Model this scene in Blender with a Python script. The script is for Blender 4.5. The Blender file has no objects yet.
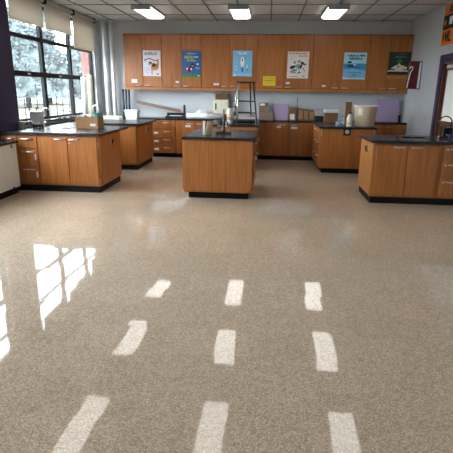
import bpy, bmesh, math, random
from mathutils import Vector, Matrix
random.seed(7)
S = bpy.context.scene
COL = S.collection

# ------------------------------------------------------------------ camera
cam_d = bpy.data.cameras.new('camera'); cam = bpy.data.objects.new('camera', cam_d); COL.objects.link(cam)
cam_d.sensor_width = 36.0; cam_d.lens = 36.0 * 456.05 / 453.0; cam_d.clip_start = 0.05; cam_d.clip_end = 500
YAW, PITCH, ROLL, EYE = 0.0836, 0.2887, 0.01409, 1.551
fw = Vector((-math.sin(YAW)*math.cos(PITCH), math.cos(YAW)*math.cos(PITCH), -math.sin(PITCH)))
rt = Vector((math.cos(YAW), math.sin(YAW), 0)); up = rt.cross(fw)
r2 = rt*math.cos(ROLL) + up*math.sin(ROLL); u2 = up*math.cos(ROLL) - rt*math.sin(ROLL)
M4 = Matrix((r2, u2, -fw)).transposed().to_4x4(); M4.translation = (0, 0, EYE)
cam.matrix_world = M4
S.camera = cam

# ------------------------------------------------------------------ sky, exposure
SKY_STRENGTH = 17.0
LAMP_STRENGTH = 3.3
S.view_settings.view_transform = 'Standard'; S.view_settings.look = 'None'
S.view_settings.gamma = 1.0; S.view_settings.use_curve_mapping = False
S.view_settings.exposure = 0.15
W = bpy.data.worlds.new('overcast_sky'); S.world = W; W.use_nodes = True
nt = W.node_tree; nt.nodes.clear()
wo = nt.nodes.new('ShaderNodeOutputWorld'); wb = nt.nodes.new('ShaderNodeBackground')
tc = nt.nodes.new('ShaderNodeTexCoord'); nz = nt.nodes.new('ShaderNodeTexNoise'); cr = nt.nodes.new('ShaderNodeValToRGB')
nz.inputs['Scale'].default_value = 3.0; nz.inputs['Detail'].default_value = 4
cr.color_ramp.elements[0].position = .35; cr.color_ramp.elements[0].color = (.84, .92, 1.0, 1)
cr.color_ramp.elements[1].position = .65; cr.color_ramp.elements[1].color = (.96, .985, 1.0, 1)
nt.links.new(tc.outputs['Generated'], nz.inputs['Vector']); nt.links.new(nz.outputs['Fac'], cr.inputs['Fac'])
nt.links.new(cr.outputs['Color'], wb.inputs['Color']); wb.inputs['Strength'].default_value = SKY_STRENGTH
nt.links.new(wb.outputs['Background'], wo.inputs['Surface'])

# ------------------------------------------------------------------ materials
def lin(c):
    return tuple(((x/255.0)/12.92 if x/255.0 <= .04045 else ((x/255.0+.055)/1.055)**2.4) for x in c)
def newmat(name):
    m = bpy.data.materials.new(name); m.use_nodes = True; t = m.node_tree
    return m, t, t.nodes['Principled BSDF']
def mat(name, rgb, rough=.5, metal=0.0, var=.06, scale=12.0, bump=0.0, spec=.5, coat=0.0):
    m, t, b = newmat(name); c = lin(rgb)
    tx = t.nodes.new('ShaderNodeTexCoord'); n = t.nodes.new('ShaderNodeTexNoise'); r = t.nodes.new('ShaderNodeValToRGB')
    n.inputs['Scale'].default_value = scale; n.inputs['Detail'].default_value = 3
    r.color_ramp.elements[0].position = .3; r.color_ramp.elements[1].position = .7
    r.color_ramp.elements[0].color = tuple(max(0, x*(1-var)) for x in c) + (1,)
    r.color_ramp.elements[1].color = tuple(min(1, x*(1+var)) for x in c) + (1,)
    t.links.new(tx.outputs['Object'], n.inputs['Vector']); t.links.new(n.outputs['Fac'], r.inputs['Fac'])
    t.links.new(r.outputs['Color'], b.inputs['Base Color'])
    b.inputs['Roughness'].default_value = rough; b.inputs['Metallic'].default_value = metal
    b.inputs['Specular IOR Level'].default_value = spec; b.inputs['Coat Weight'].default_value = coat
    if bump:
        bp = t.nodes.new('ShaderNodeBump'); bp.inputs['Strength'].default_value = bump; bp.inputs['Distance'].default_value = .005
        t.links.new(n.outputs['Fac'], bp.inputs['Height']); t.links.new(bp.outputs['Normal'], b.inputs['Normal'])
    return m
def wood(name, dark, light, rough=.35, grain=(34, 34, 1.6)):
    m, t, b = newmat(name)
    tx = t.nodes.new('ShaderNodeTexCoord'); oi = t.nodes.new('ShaderNodeObjectInfo')
    ad = t.nodes.new('ShaderNodeVectorMath'); ad.operation = 'ADD'
    sc = t.nodes.new('ShaderNodeVectorMath'); sc.operation = 'SCALE'; sc.inputs[0].default_value = (13, 7, 5)
    t.links.new(oi.outputs['Random'], sc.inputs['Scale'])
    mp = t.nodes.new('ShaderNodeMapping'); mp.inputs['Scale'].default_value = grain
    n = t.nodes.new('ShaderNodeTexNoise'); n.inputs['Scale'].default_value = 1.0; n.inputs['Detail'].default_value = 5; n.inputs['Distortion'].default_value = .6
    n2 = t.nodes.new('ShaderNodeTexNoise'); n2.inputs['Scale'].default_value = 1.4
    r = t.nodes.new('ShaderNodeValToRGB'); r.color_ramp.elements[0].position = .32; r.color_ramp.elements[1].position = .68
    r.color_ramp.elements[0].color = lin(dark) + (1,); r.color_ramp.elements[1].color = lin(light) + (1,)
    mx = t.nodes.new('ShaderNodeMix'); mx.data_type = 'RGBA'; mx.blend_type = 'MULTIPLY'; mx.inputs['Factor'].default_value = 1.0
    r2_ = t.nodes.new('ShaderNodeValToRGB'); r2_.color_ramp.elements[0].color = (.86, .86, .86, 1); r2_.color_ramp.elements[1].color = (1, 1, 1, 1)
    t.links.new(tx.outputs['Object'], ad.inputs[0]); t.links.new(sc.outputs['Vector'], ad.inputs[1])
    t.links.new(ad.outputs['Vector'], mp.inputs['Vector']); t.links.new(mp.outputs['Vector'], n.inputs['Vector'])
    t.links.new(oi.outputs['Random'], r2_.inputs['Fac'])
    t.links.new(n.outputs['Fac'], r.inputs['Fac']); t.links.new(r.outputs['Color'], mx.inputs['A']); t.links.new(r2_.outputs['Color'], mx.inputs['B'])
    t.links.new(mx.outputs['Result'], b.inputs['Base Color'])
    b.inputs['Roughness'].default_value = rough
    bp = t.nodes.new('ShaderNodeBump'); bp.inputs['Strength'].default_value = .05; bp.inputs['Distance'].default_value = .002
    t.links.new(n.outputs['Fac'], bp.inputs['Height']); t.links.new(bp.outputs['Normal'], b.inputs['Normal'])
    return m
def emit(name, rgb, strength):
    m, t, b = newmat(name); b.inputs['Base Color'].default_value = lin(rgb) + (1,)
    b.inputs['Emission Color'].default_value = lin(rgb) + (1,); b.inputs['Emission Strength'].default_value = strength
    return m
def floor_mat():
    m, t, b = newmat('vinyl_tile_floor'); N = t.nodes; L = t.links
    tx = N.new('ShaderNodeTexCoord')
    # speckle of chips in the vinyl
    n1 = N.new('ShaderNodeTexNoise'); n1.inputs['Scale'].default_value = 100; n1.inputs['Detail'].default_value = 4; n1.inputs['Roughness'].default_value = .68
    n2 = N.new('ShaderNodeTexVoronoi'); n2.inputs['Scale'].default_value = 62
    L.new(tx.outputs['Object'], n1.inputs['Vector']); L.new(tx.outputs['Object'], n2.inputs['Vector'])
    r1 = N.new('ShaderNodeValToRGB'); e = r1.color_ramp.elements
    e[0].position = .34; e[0].color = lin((152, 133, 115)) + (1,); e[1].position = .66; e[1].color = lin((224, 206, 186)) + (1,)
    e2 = e.new(.5); e2.color = lin((190, 171, 150)) + (1,)
    L.new(n1.outputs['Fac'], r1.inputs['Fac'])
    mx = N.new('ShaderNodeMix'); mx.data_type = 'RGBA'; mx.blend_type = 'OVERLAY'; mx.inputs['Factor'].default_value = .22
    hs = N.new('ShaderNodeRGBToBW'); L.new(n2.outputs['Color'], hs.inputs['Color'])
    L.new(r1.outputs['Color'], mx.inputs['A']); L.new(hs.outputs['Val'], mx.inputs['B'])
    # 12 inch tiles: each laid very slightly out of level, hairline joints
    sc = N.new('ShaderNodeVectorMath'); sc.operation = 'MULTIPLY'; sc.inputs[1].default_value = (1/.305, 1/.305, 0)
    L.new(tx.outputs['Object'], sc.inputs[0])
    fl = N.new('ShaderNodeVectorMath'); fl.operation = 'FLOOR'; L.new(sc.outputs['Vector'], fl.inputs[0])
    wn = N.new('ShaderNodeTexWhiteNoise'); wn.noise_dimensions = '3D'; L.new(fl.outputs['Vector'], wn.inputs['Vector'])
    sb = N.new('ShaderNodeVectorMath'); sb.operation = 'SUBTRACT'; sb.inputs[1].default_value = (.5, .5, .5); L.new(wn.outputs['Color'], sb.inputs[0])
    s2 = N.new('ShaderNodeVectorMath'); s2.operation = 'MULTIPLY'; s2.inputs[1].default_value = (.008, .008, 0); L.new(sb.outputs['Vector'], s2.inputs[0])
    nw = N.new('ShaderNodeTexNoise'); nw.inputs['Scale'].default_value = 9; L.new(tx.outputs['Object'], nw.inputs['Vector'])
    bp = N.new('ShaderNodeBump'); bp.inputs['Strength'].default_value = .015; bp.inputs['Distance'].default_value = .01; L.new(nw.outputs['Fac'], bp.inputs['Height'])
    bp2 = N.new('ShaderNodeBump'); bp2.inputs['Strength'].default_value = .008; bp2.inputs['Distance'].default_value = .002
    L.new(n1.outputs['Fac'], bp2.inputs['Height']); L.new(bp.outputs['Normal'], bp2.inputs['Normal'])
    a2 = N.new('ShaderNodeVectorMath'); a2.operation = 'ADD'; L.new(bp2.outputs['Normal'], a2.inputs[0]); L.new(s2.outputs['Vector'], a2.inputs[1])
    nm = N.new('ShaderNodeVectorMath'); nm.operation = 'NORMALIZE'; L.new(a2.outputs['Vector'], nm.inputs[0])
    L.new(nm.outputs['Vector'], b.inputs['Normal'])
    tv = N.new('ShaderNodeMix'); tv.data_type = 'RGBA'; tv.blend_type = 'MULTIPLY'; tv.inputs['Factor'].default_value = 1
    mr = N.new('ShaderNodeMapRange'); mr.inputs['To Min'].default_value = .95; mr.inputs['To Max'].default_value = 1.03
    L.new(wn.outputs['Value'], mr.inputs['Value']); L.new(mx.outputs['Result'], tv.inputs['A']); L.new(mr.outputs['Result'], tv.inputs['B'])
    L.new(tv.outputs['Result'], b.inputs['Base Color'])
    b.inputs['Roughness'].default_value = .04; b.inputs['Specular IOR Level'].default_value = .85
    return m
def glass_pane_mat():
    m = bpy.data.materials.new('window_glass'); m.use_nodes = True; t = m.node_tree; t.nodes.clear()
    o = t.nodes.new('ShaderNodeOutputMaterial'); mx = t.nodes.new('ShaderNodeMixShader'); tr = t.nodes.new('ShaderNodeBsdfTransparent'); g = t.nodes.new('ShaderNodeBsdfGlossy')
    lw = t.nodes.new('ShaderNodeLayerWeight'); pw = t.nodes.new('ShaderNodeMath'); pw.operation = 'POWER'; pw.inputs[1].default_value = 5.0
    fr = t.nodes.new('ShaderNodeMath'); fr.operation = 'MULTIPLY_ADD'; fr.inputs[1].default_value = .8; fr.inputs[2].default_value = .03
    t.links.new(lw.outputs['Facing'], pw.inputs[0]); t.links.new(pw.outputs[0], fr.inputs[0])
    tr.inputs['Color'].default_value = (.93, .96, .97, 1); g.inputs['Roughness'].default_value = .02
    t.links.new(fr.outputs[0], mx.inputs['Fac']); t.links.new(tr.outputs['BSDF'], mx.inputs[1]); t.links.new(g.outputs['BSDF'], mx.inputs[2]); t.links.new(mx.outputs['Shader'], o.inputs['Surface'])
    return m
def blind_mat():
    m = bpy.data.materials.new('blind_fabric'); m.use_nodes = True; t = m.node_tree; t.nodes.clear()
    o = t.nodes.new('ShaderNodeOutputMaterial'); mx = t.nodes.new('ShaderNodeMixShader'); d = t.nodes.new('ShaderNodeBsdfDiffuse'); tl = t.nodes.new('ShaderNodeBsdfTranslucent')
    tx = t.nodes.new('ShaderNodeTexCoord'); w = t.nodes.new('ShaderNodeTexNoise'); w.inputs['Scale'].default_value = 160
    r = t.nodes.new('ShaderNodeValToRGB'); r.color_ramp.elements[0].color = lin((214, 208, 196)) + (1,); r.color_ramp.elements[1].color = lin((226, 221, 210)) + (1,)
    t.links.new(tx.outputs['Object'], w.inputs['Vector']); t.links.new(w.outputs['Fac'], r.inputs['Fac'])
    t.links.new(r.outputs['Color'], d.inputs['Color']); tl.inputs['Color'].default_value = lin((214, 206, 194)) + (1,)
    mx.inputs['Fac'].default_value = .26
    t.links.new(d.outputs['BSDF'], mx.inputs[1]); t.links.new(tl.outputs['BSDF'], mx.inputs[2]); t.links.new(mx.outputs['Shader'], o.inputs['Surface'])
    return m
def clear_mat(name, rgb, alpha=.35):
    m = bpy.data.materials.new(name); m.use_nodes = True; t = m.node_tree; t.nodes.clear()
    o = t.nodes.new('ShaderNodeOutputMaterial'); mx = t.nodes.new('ShaderNodeMixShader'); tr = t.nodes.new('ShaderNodeBsdfTransparent'); p = t.nodes.new('ShaderNodeBsdfPrincipled')
    p.inputs['Base Color'].default_value = lin(rgb) + (1,); p.inputs['Roughness'].default_value = .08
    mx.inputs['Fac'].default_value = alpha
    t.links.new(tr.outputs['BSDF'], mx.inputs[1]); t.links.new(p.outputs['BSDF'], mx.inputs[2]); t.links.new(mx.outputs['Shader'], o.inputs['Surface'])
    return m
def brick_mat():
    m, t, b = newmat('red_brick'); tx = t.nodes.new('ShaderNodeTexCoord'); mp = t.nodes.new('ShaderNodeMapping')
    mp.inputs['Rotation'].default_value = (math.pi/2, 0, 0)
    k = t.nodes.new('ShaderNodeTexBrick'); k.inputs['Scale'].default_value = 4.5; k.inputs['Color1'].default_value = lin((112, 68, 60)) + (1,); k.inputs['Color2'].default_value = lin((128, 82, 74)) + (1,)
    k.inputs['Mortar'].default_value = lin((120, 114, 108)) + (1,)
    t.links.new(tx.outputs['Object'], mp.inputs['Vector']); t.links.new(mp.outputs['Vector'], k.inputs['Vector']); t.links.new(k.outputs['Color'], b.inputs['Base Color'])
    b.inputs['Roughness'].default_value = .9
    return m

M = dict(
    floor=floor_mat(), glass=glass_pane_mat(), blind=blind_mat(), brick=brick_mat(),
    oak=wood('oak_veneer', (154, 93, 44), (182, 115, 58)), oak_edge=wood('oak_edge', (166, 106, 52), (196, 134, 74)),
    oakin=wood('oak_carcass', (126, 72, 34), (148, 88, 44)),
    doorwood=wood('door_wood', (84, 52, 32), (112, 70, 44)), plank=wood('plank_wood', (118, 96, 80), (150, 126, 106), .6, (1.6, 40, 40)),
    epoxy=mat('black_epoxy', (32, 33, 36), .27, var=.15, scale=60), toe=mat('black_rubber_base', (9, 9, 10), .6, var=.15, spec=.25),
    wall=mat('grey_wall_paint', (202, 205, 208), .7, var=.02, scale=3), wallR=mat('white_block_paint', (172, 175, 178), .6, var=.03, scale=4),
    purple=mat('purple_paint', (38, 28, 68), .55, var=.06), tile=mat('ceiling_tile', (226, 226, 224), .9, var=.05, scale=90, bump=.3),
    tee=mat('ceiling_grid_metal', (112, 112, 114), .6), bronze=mat('dark_bronze_frame', (20, 21, 24), .6, spec=.3),
    lampbody=mat('lamp_housing_grey', (150, 152, 155), .4), lens=emit('lamp_lens', (255, 253, 248), LAMP_STRENGTH),
    chrome=mat('brushed_steel', (205, 205, 208), .28, 1.0, .04), steel=mat('dark_steel', (70, 74, 80), .35, .9),
    blackm=mat('black_metal', (20, 20, 22), .4, .2), white=mat('white_enamel', (222, 222, 216), .4, var=.03), whitep=mat('white_plastic', (228, 230, 232), .4, var=.03),
    pipe=mat('white_pipe_paint', (222, 225, 228), .45, var=.03), paper=mat('white_paper', (226, 226, 224), .8, var=.03), cream=mat('cream_plastic', (224, 220, 196), .5, var=.03),
    card=mat('cardboard', (158, 120, 82), .85, var=.08, scale=8), cardd=mat('dark_cardboard', (122, 86, 58), .85, var=.08, scale=8), cardg=mat('grey_brown_card', (126, 106, 90), .85),
    lilac=mat('lilac_card', (166, 148, 182), .7, var=.05), grey=mat('grey_plastic', (172, 166, 164), .5), teal=mat('teal_plastic', (40, 150, 150), .4),
    navy=mat('navy_tube', (44, 52, 74), .5), tan=mat('tan_plastic', (206, 184, 154), .45, var=.05), brownp=mat('brown_cap', (92, 52, 34), .5),
    foil=mat('foil_duct', (190, 192, 196), .25, 1.0, .1, 40, .6), glassy=clear_mat('clear_glass', (190, 205, 215), .35), bluegl=clear_mat('blue_liquid', (110, 160, 205), .8),
    maroon=mat('maroon_enamel', (92, 20, 24), .4), orange=mat('orange_felt', (214, 112, 28), .9, var=.05), dgreen=mat('dark_green_felt', (22, 42, 36), .9), ink=mat('black_ink', (24, 24, 30), .8),
    yellow=mat('yellow_card', (228, 196, 40), .7, var=.04), grass=mat('dry_lawn', (72, 69, 57), .95, var=.12, scale=.8),
    bark=mat('bark', (60, 60, 60), .95), leafA=mat('fir_foliage', (80, 90, 92), .9, var=.2, scale=2), leafB=mat('pale_foliage', (92, 101, 102), .9, var=.2, scale=2), leafC=mat('hedge_foliage', (74, 86, 86), .9, var=.2, scale=2),
    p_lav=mat('print_lavender', (224, 214, 226), .7, var=.02), p_grey=mat('print_grey', (120, 116, 124), .7), p_brown=mat('print_brown', (70, 48, 48), .7), p_tan=mat('print_tan', (192, 134, 74), .7),
    p_green=mat('print_green', (44, 130, 60), .7), p_blue=mat('print_blue', (42, 98, 162), .7), p_yel=mat('print_yellow_green', (178, 186, 70), .7), p_red=mat('print_red', (196, 46, 52), .7),
    p_white=mat('print_white', (232, 234, 236), .7), p_sky=mat('print_sky_blue', (118, 184, 220), .7), p_pale=mat('print_pale_blue', (160, 200, 226), .7), p_dark=mat('print_dark', (34, 36, 46), .7),
    p_off=mat('print_off_white', (222, 214, 208), .7), p_teal=mat('print_teal', (60, 160, 170), .7), p_pink=mat('print_pink', (206, 110, 150), .7), p_cyan=mat('print_cyan', (170, 218, 232), .7), p_sea=mat('print_sea', (58, 148, 190), .7),
    p_navy=mat('print_navy', (26, 62, 100), .7), p_night=mat('print_dark_green', (34, 54, 46), .7), p_cream=mat('print_cream', (222, 212, 190), .7), p_peri=mat('print_periwinkle', (182, 190, 224), .7),
)

# ------------------------------------------------------------------ builders
class MB:
    def __init__(self): self.bm = bmesh.new()
    def box(self, x0, x1, y0, y1, z0, z1, bev=0.0, seg=1):
        v = [self.bm.verts.new(p) for p in ((x0,y0,z0),(x1,y0,z0),(x1,y1,z0),(x0,y1,z0),(x0,y0,z1),(x1,y0,z1),(x1,y1,z1),(x0,y1,z1))]
        fs = [self.bm.faces.new([v[i] for i in q]) for q in ((0,3,2,1),(4,5,6,7),(0,1,5,4),(1,2,6,5),(2,3,7,6),(3,0,4,7))]
        if bev:
            es = list({e for f in fs for e in f.edges})
            bmesh.ops.bevel(self.bm, geom=es, offset=bev, segments=seg, affect='EDGES', profile=.5)
        return self
    def hexa(self, bot, top):                   # eight free corners
        v = [self.bm.verts.new(p) for p in list(bot)+list(top)]; n = len(bot)
        self.bm.faces.new([v[i] for i in reversed(range(n))]); self.bm.faces.new([v[n+i] for i in range(n)])
        for i in range(n): j = (i+1) % n; self.bm.faces.new((v[i], v[j], v[n+j], v[n+i]))
        return self
    def tube(self, pts, r, n=10, cap=True):
        pts = [Vector(p) for p in pts]; rs = r if isinstance(r, (list, tuple)) else [r]*len(pts); rings = []
        ref = None
        for i, p in enumerate(pts):
            d = (pts[min(i+1, len(pts)-1)] - pts[max(i-1, 0)]).normalized()
            if ref is None:
                ref = Vector((0,0,1)) if abs(d.z) < .9 else Vector((1,0,0))
            a = (ref - d*ref.dot(d)).normalized(); b = d.cross(a); ref = a
            rings.append([self.bm.verts.new(p + (a*math.cos(2*math.pi*k/n) + b*math.sin(2*math.pi*k/n))*rs[i]) for k in range(n)])
        for i in range(len(rings)-1):
            for k in range(n):
                f = self.bm.faces.new((rings[i][k], rings[i][(k+1)%n], rings[i+1][(k+1)%n], rings[i+1][k])); f.smooth = True
        if cap:
            self.bm.faces.new(list(reversed(rings[0]))); self.bm.faces.new(rings[-1])
        return self
    def lathe(self, c, prof, n=20):             # prof: (radius, z) upward
        return self.tube([(c[0], c[1], c[2]+z) for _, z in prof], [max(r, .0005) for r, _ in prof], n)
    def sheet(self, pts, th=.001):              # flat outline facing -Y, given as (x, y, z)
        f = [self.bm.verts.new(p) for p in pts]; b = [self.bm.verts.new((p[0], p[1]+th, p[2])) for p in pts]; n = len(pts)
        self.bm.faces.new(f); self.bm.faces.new(list(reversed(b)))
        for i in range(n): j = (i+1) % n; self.bm.faces.new((f[i], b[i], b[j], f[j]))
        return self
    def mesh(self, name, m, off=(0,0,0)):
        o = Vector(off)
        if o.length: bmesh.ops.translate(self.bm, verts=self.bm.verts[:], vec=-o)
        bmesh.ops.recalc_face_normals(self.bm, faces=self.bm.faces[:])
        me = bpy.data.meshes.new(name); self.bm.to_mesh(me); self.bm.free(); me.materials.append(m); return me
def link(name, me, parent=None, loc=None):
    o = bpy.data.objects.new(name, me); COL.objects.link(o)
    if parent: o.parent = parent
    if loc is not None: o.location = loc
    return o
def tag(o, label, cat, group=None):
    o['label'] = label; o['category'] = cat
    if group: o['group'] = group
    return o
ROOTLOC = {}
def thing(name, label, cat, loc, group=None):
    o = bpy.data.objects.new(name, None); COL.objects.link(o); o.location = loc; o.empty_display_size = .1
    ROOTLOC[o.name] = Vector(loc); tag(o, label, cat, group); return o
def top_of(o):
    while o.parent: o = o.parent
    return o
def part(parent, name, mb, m):                  # mb in world coordinates
    r = top_of(parent); return link(name, mb.mesh(name, M[m] if isinstance(m, str) else m, ROOTLOC.get(r.name, (0,0,0))), parent)
def single(name, label, cat, mb, m, loc, group=None):
    o = link(name, mb.mesh(name, M[m], loc), None, loc); ROOTLOC[o.name] = Vector(loc); return tag(o, label, cat, group)
def struct(name, mb, m, label=None, parent=None):
    o = link(name, mb.mesh(name, M[m]), parent)
    if not parent: o['kind'] = 'structure'
    if label: o['label'] = label
    return o
def smooth(o):
    for p in o.data.polygons: p.use_smooth = True
    return o

# ------------------------------------------------------------------ room shell
XL, XR, YB, YF, H = -4.10, 3.15, 11.45, -2.0, 3.108
o = struct('floor', MB().box(XL-.3, XR+.2, YF-.2, YB+.2, -.12, 0), 'floor', 'speckled tan polished vinyl tile floor')
o['category'] = 'floor'
struct('wall_back', MB().box(XL-.12, XR+.2, YB, YB+.2, 0, H+.2), 'wall', 'grey painted back wall behind the wall cabinets')['category'] = 'wall'
struct('wall_front', MB().box(XL-.3, XR+.2, YF-.2, YF, 0, H+.2), 'wall', 'grey painted wall behind the viewer')['category'] = 'wall'
DY0, DY1, DZ = 8.14, 9.08, 2.10                  # door opening
w = MB(); w.box(XR, XR+.2, YF, DY0, 0, H+.2); w.box(XR, XR+.2, DY1, YB, 0, H+.2); w.box(XR, XR+.2, DY0, DY1, DZ, H+.2)
struct('wall_right', w, 'wallR', 'white painted wall with the purple framed door')['category'] = 'wall'
SILL, HEAD = 1.0, 2.98
bays = [(7.40, 8.62), (8.62, 9.86), (9.86, 11.10)]
bays2 = [(2.90, 4.12), (4.12, 5.34), (5.34, 6.56)]
w = MB()
w.box(XL-.12, XL, YF, YB, 0, SILL); w.box(XL-.12, XL, YF, YB, HEAD, H+.2)
w.box(XL-.12, XL, YF, 2.90, SILL, HEAD); w.box(XL-.12, XL, 6.56, 7.40, SILL, HEAD); w.box(XL-.12, XL, 11.10, YB, SILL, HEAD)
struct('wall_left', w, 'wall', 'grey painted window wall')['category'] = 'wall'
struct('trim_1', MB().box(XL, XL+.035, 6.62, 7.385, .80, H-.01, .004), 'purple', 'purple painted wall panel between the windows')['category'] = 'trim'
struct('trim_2', MB().box(XL-.02, XL+.10, 7.39, 11.13, SILL-.035, SILL, .006), 'epoxy', 'black window ledge')['category'] = 'trim'
# windows
def window(i, y0, y1):
    fr = MB(); x0, x1 = XL-.12, XL-.06; e = .05
    fr.box(x0, x1, y0, y0+e, SILL, HEAD); fr.box(x0, x1, y1-e, y1, SILL, HEAD); fr.box(x0, x1, y0+e, y1-e, SILL, SILL+.045); fr.box(x0, x1, y0+e, y1-e, HEAD-.06, HEAD)
    w_ = struct('window_%d' % i, fr, 'bronze', 'dark framed window bay'); w_['category'] = 'window'
    struct('middle_rail', MB().box(x0+.01, x1+.005, y0+e, y1-e, 1.745, 1.835, .004), 'bronze', None, w_)
    struct('upper_rail', MB().box(x0+.01, x1-.01, y0+e, y1-e, 2.36, 2.43, .004), 'bronze', None, w_)
    for a, b in ((SILL+.045, 1.745), (1.835, 2.36), (2.43, HEAD-.06)):
        struct('pane', MB().box(x0+.02, x0+.028, y0+e, y1-e, a, b), 'glass', None, w_)
    struct('latch', MB().box(x1+.005, x1+.03, (y0+y1)/2-.04, (y0+y1)/2+.04, 1.77, 1.80, .005), 'chrome', None, w_)
for i, (a, b) in enumerate(bays+bays2): window(i+1, a, b)
# roller blinds
def blind(y0, y1, zb, label):
    t = thing('roller_blind', label, 'blind', (XL+.05, (y0+y1)/2, H-.02), 'roller blinds')
    part(t, 'fabric', MB().box(XL+.020, XL+.024, y0, y1, zb+.025, 3.03), 'blind')
    part(t, 'bottom_bar', MB().box(XL+.012, XL+.032, y0, y1, zb, zb+.028, .004), 'cream')
    part(t, 'roller', MB().tube([(XL+.05, y0, 3.045), (XL+.05, y1, 3.045)], .032, 12), 'blind')
    for y in (y0-.012, y1+.004): part(t, 'bracket', MB().box(XL+.0, XL+.085, y, y+.008, 3.0, 3.10), 'blackm')
for (a, b), z, l in zip(bays, (2.60, 2.60, 2.38), ('cream roller blind beside the purple wall panel', 'cream roller blind over the middle window of the three', 'cream roller blind drawn lowest, over the window nearest the pipes')):
    blind(a+.04+0, b-.05, z, l)
for (a, b), l in zip(bays2, ('third', 'second', 'first')): blind(a+.04, b-.04, 2.60, 'cream roller blind out of view, %s from the purple panel towards the viewer' % l)
# ceiling with grid and tiles
c = struct('ceiling', MB().box(XL-.3, XR+.2, YF-.2, YB+.2, H+.03, H+.2), 'tile', 'suspended ceiling of pale tiles in a grey grid'); c['category'] = 'ceiling'
GX = .62; gy0 = 9.36-1.19*9
xs = [XL] + [-3.72+GX*k for k in range(12) if -3.72+GX*k < XR-.1] + [XR]
ys = [YF] + [gy0+1.19*k for k in range(12) if YF+.1 < gy0+1.19*k < YB-.1] + [YB]
cache = {}
for i in range(len(xs)-1):
    for j in range(len(ys)-1):
        sx, sy = round(xs[i+1]-xs[i]-.02, 3), round(ys[j+1]-ys[j]-.02, 3)
        if (sx, sy) not in cache:
            cache[(sx, sy)] = MB().box(-sx/2, sx/2, -sy/2, sy/2, -.009, .009, .003).mesh('ceiling_tile', M['tile'])
        link('ceiling_tile', cache[(sx, sy)], c, ((xs[i]+xs[i+1])/2, (ys[j]+ys[j+1])/2, H+.015))
gm = MB().box(-.012, .012, -(YB-YF)/2, (YB-YF)/2, -.004, .004).mesh('grid_bar', M['tee'])
for x in xs[1:-1]: link('grid_bar', gm, c, (x, (YB+YF)/2, H+.0))
gm = MB().box(-(XR-XL)/2, (XR-XL)/2, -.012, .012, -.004, .004).mesh('grid_bar', M['tee'])
for y in ys[1:-1]: link('grid_bar', gm, c, ((XL+XR)/2, y, H+.001))
# door in the right wall
d = MB().box(XR+.06, XR+.105, DY0+.03, DY1-.03, .01, DZ-.03, .004)
dd = struct('door_1', d, 'doorwood', 'brown door with white upper panel'); dd['category'] = 'door'
struct('upper_panel', MB().box(XR+.05, XR+.062, DY0+.12, DY1-.12, 1.08, 1.96, .004), 'paper', 'white upper panel', dd)
struct('closer', MB().box(XR+.015, XR+.06, DY1-.40, DY1-.12, 1.99, 2.05, .006), 'grey', 'grey door closer', dd)
struct('handle', MB().tube([(XR+.06, DY0+.09, 1.0), (XR+.01, DY0+.09, 1.0), (XR+.01, DY0+.20, 1.0)], .010), 'chrome', 'steel lever', dd)
f = MB(); f.box(XR-.03, XR+.06, DY1-.0, DY1+.13, 0, DZ+.13, .004); f.box(XR-.03, XR+.06, DY0-.13, DY0, 0, DZ+.13, .004); f.box(XR-.03, XR+.06, DY0, DY1, DZ, DZ+.13, .004)
struct('trim_3', f, 'purple', 'purple door frame')['category'] = 'trim'
f = MB(); f.box(XR+.0, XR+.15, DY1-.03, DY1, 0, DZ); f.box(XR, XR+.15, DY0, DY0+.03, 0, DZ); f.box(XR, XR+.15, DY0+.03, DY1-.03, DZ-.03, DZ)
struct('trim_4', f, 'doorwood', 'brown door jamb')['category'] = 'trim'

# ------------------------------------------------------------------ ceiling lamps
def lamp(x, y, label):
    t = thing('ceiling_lamp', label, 'ceiling lamp', (x, y, H), 'ceiling lamps'); w2, l2 = .19, .62
    part(t, 'housing', MB().box(x-w2, x+w2, y-l2, y+l2, H-.035, H-.005, .004), 'lampbody')
    for s in (-1, 1):
        part(t, 'end_cap', MB().box(x-w2-.003, x+w2+.003, y+s*l2-.012, y+s*l2+.012, H-.088, H-.006, .004), 'lampbody')
    ln = MB(); y0, y1 = y-l2+.013, y+l2-.013
    prof = [(-w2+.005, H-.036), (-w2+.02, H-.07), (-w2+.06, H-.084), (w2-.06, H-.084), (w2-.02, H-.07), (w2-.005, H-.036)]
    ln.hexa([(x+p, y0, z) for p, z in prof], [(x+p, y1, z) for p, z in prof])
    part(t, 'lens', ln, 'lens')
LX = (-2.48, -.62, 1.24)
side = ('nearest the window wall', 'in the middle', 'nearest the door wall')
rows = ((9.95, 'bright ceiling lamp in view above the wall cabinets, %s'), (7.60, 'ceiling lamp of the second row from the cabinets, %s'), (5.25, 'ceiling lamp of the third row from the cabinets, %s'), (2.90, 'ceiling lamp of the fourth row from the cabinets, %s'), (.55, 'ceiling lamp of the row above the viewer, %s'))
for y, l in rows:
    for x, s in zip(LX, side): lamp(x, y, l % s)

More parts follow.
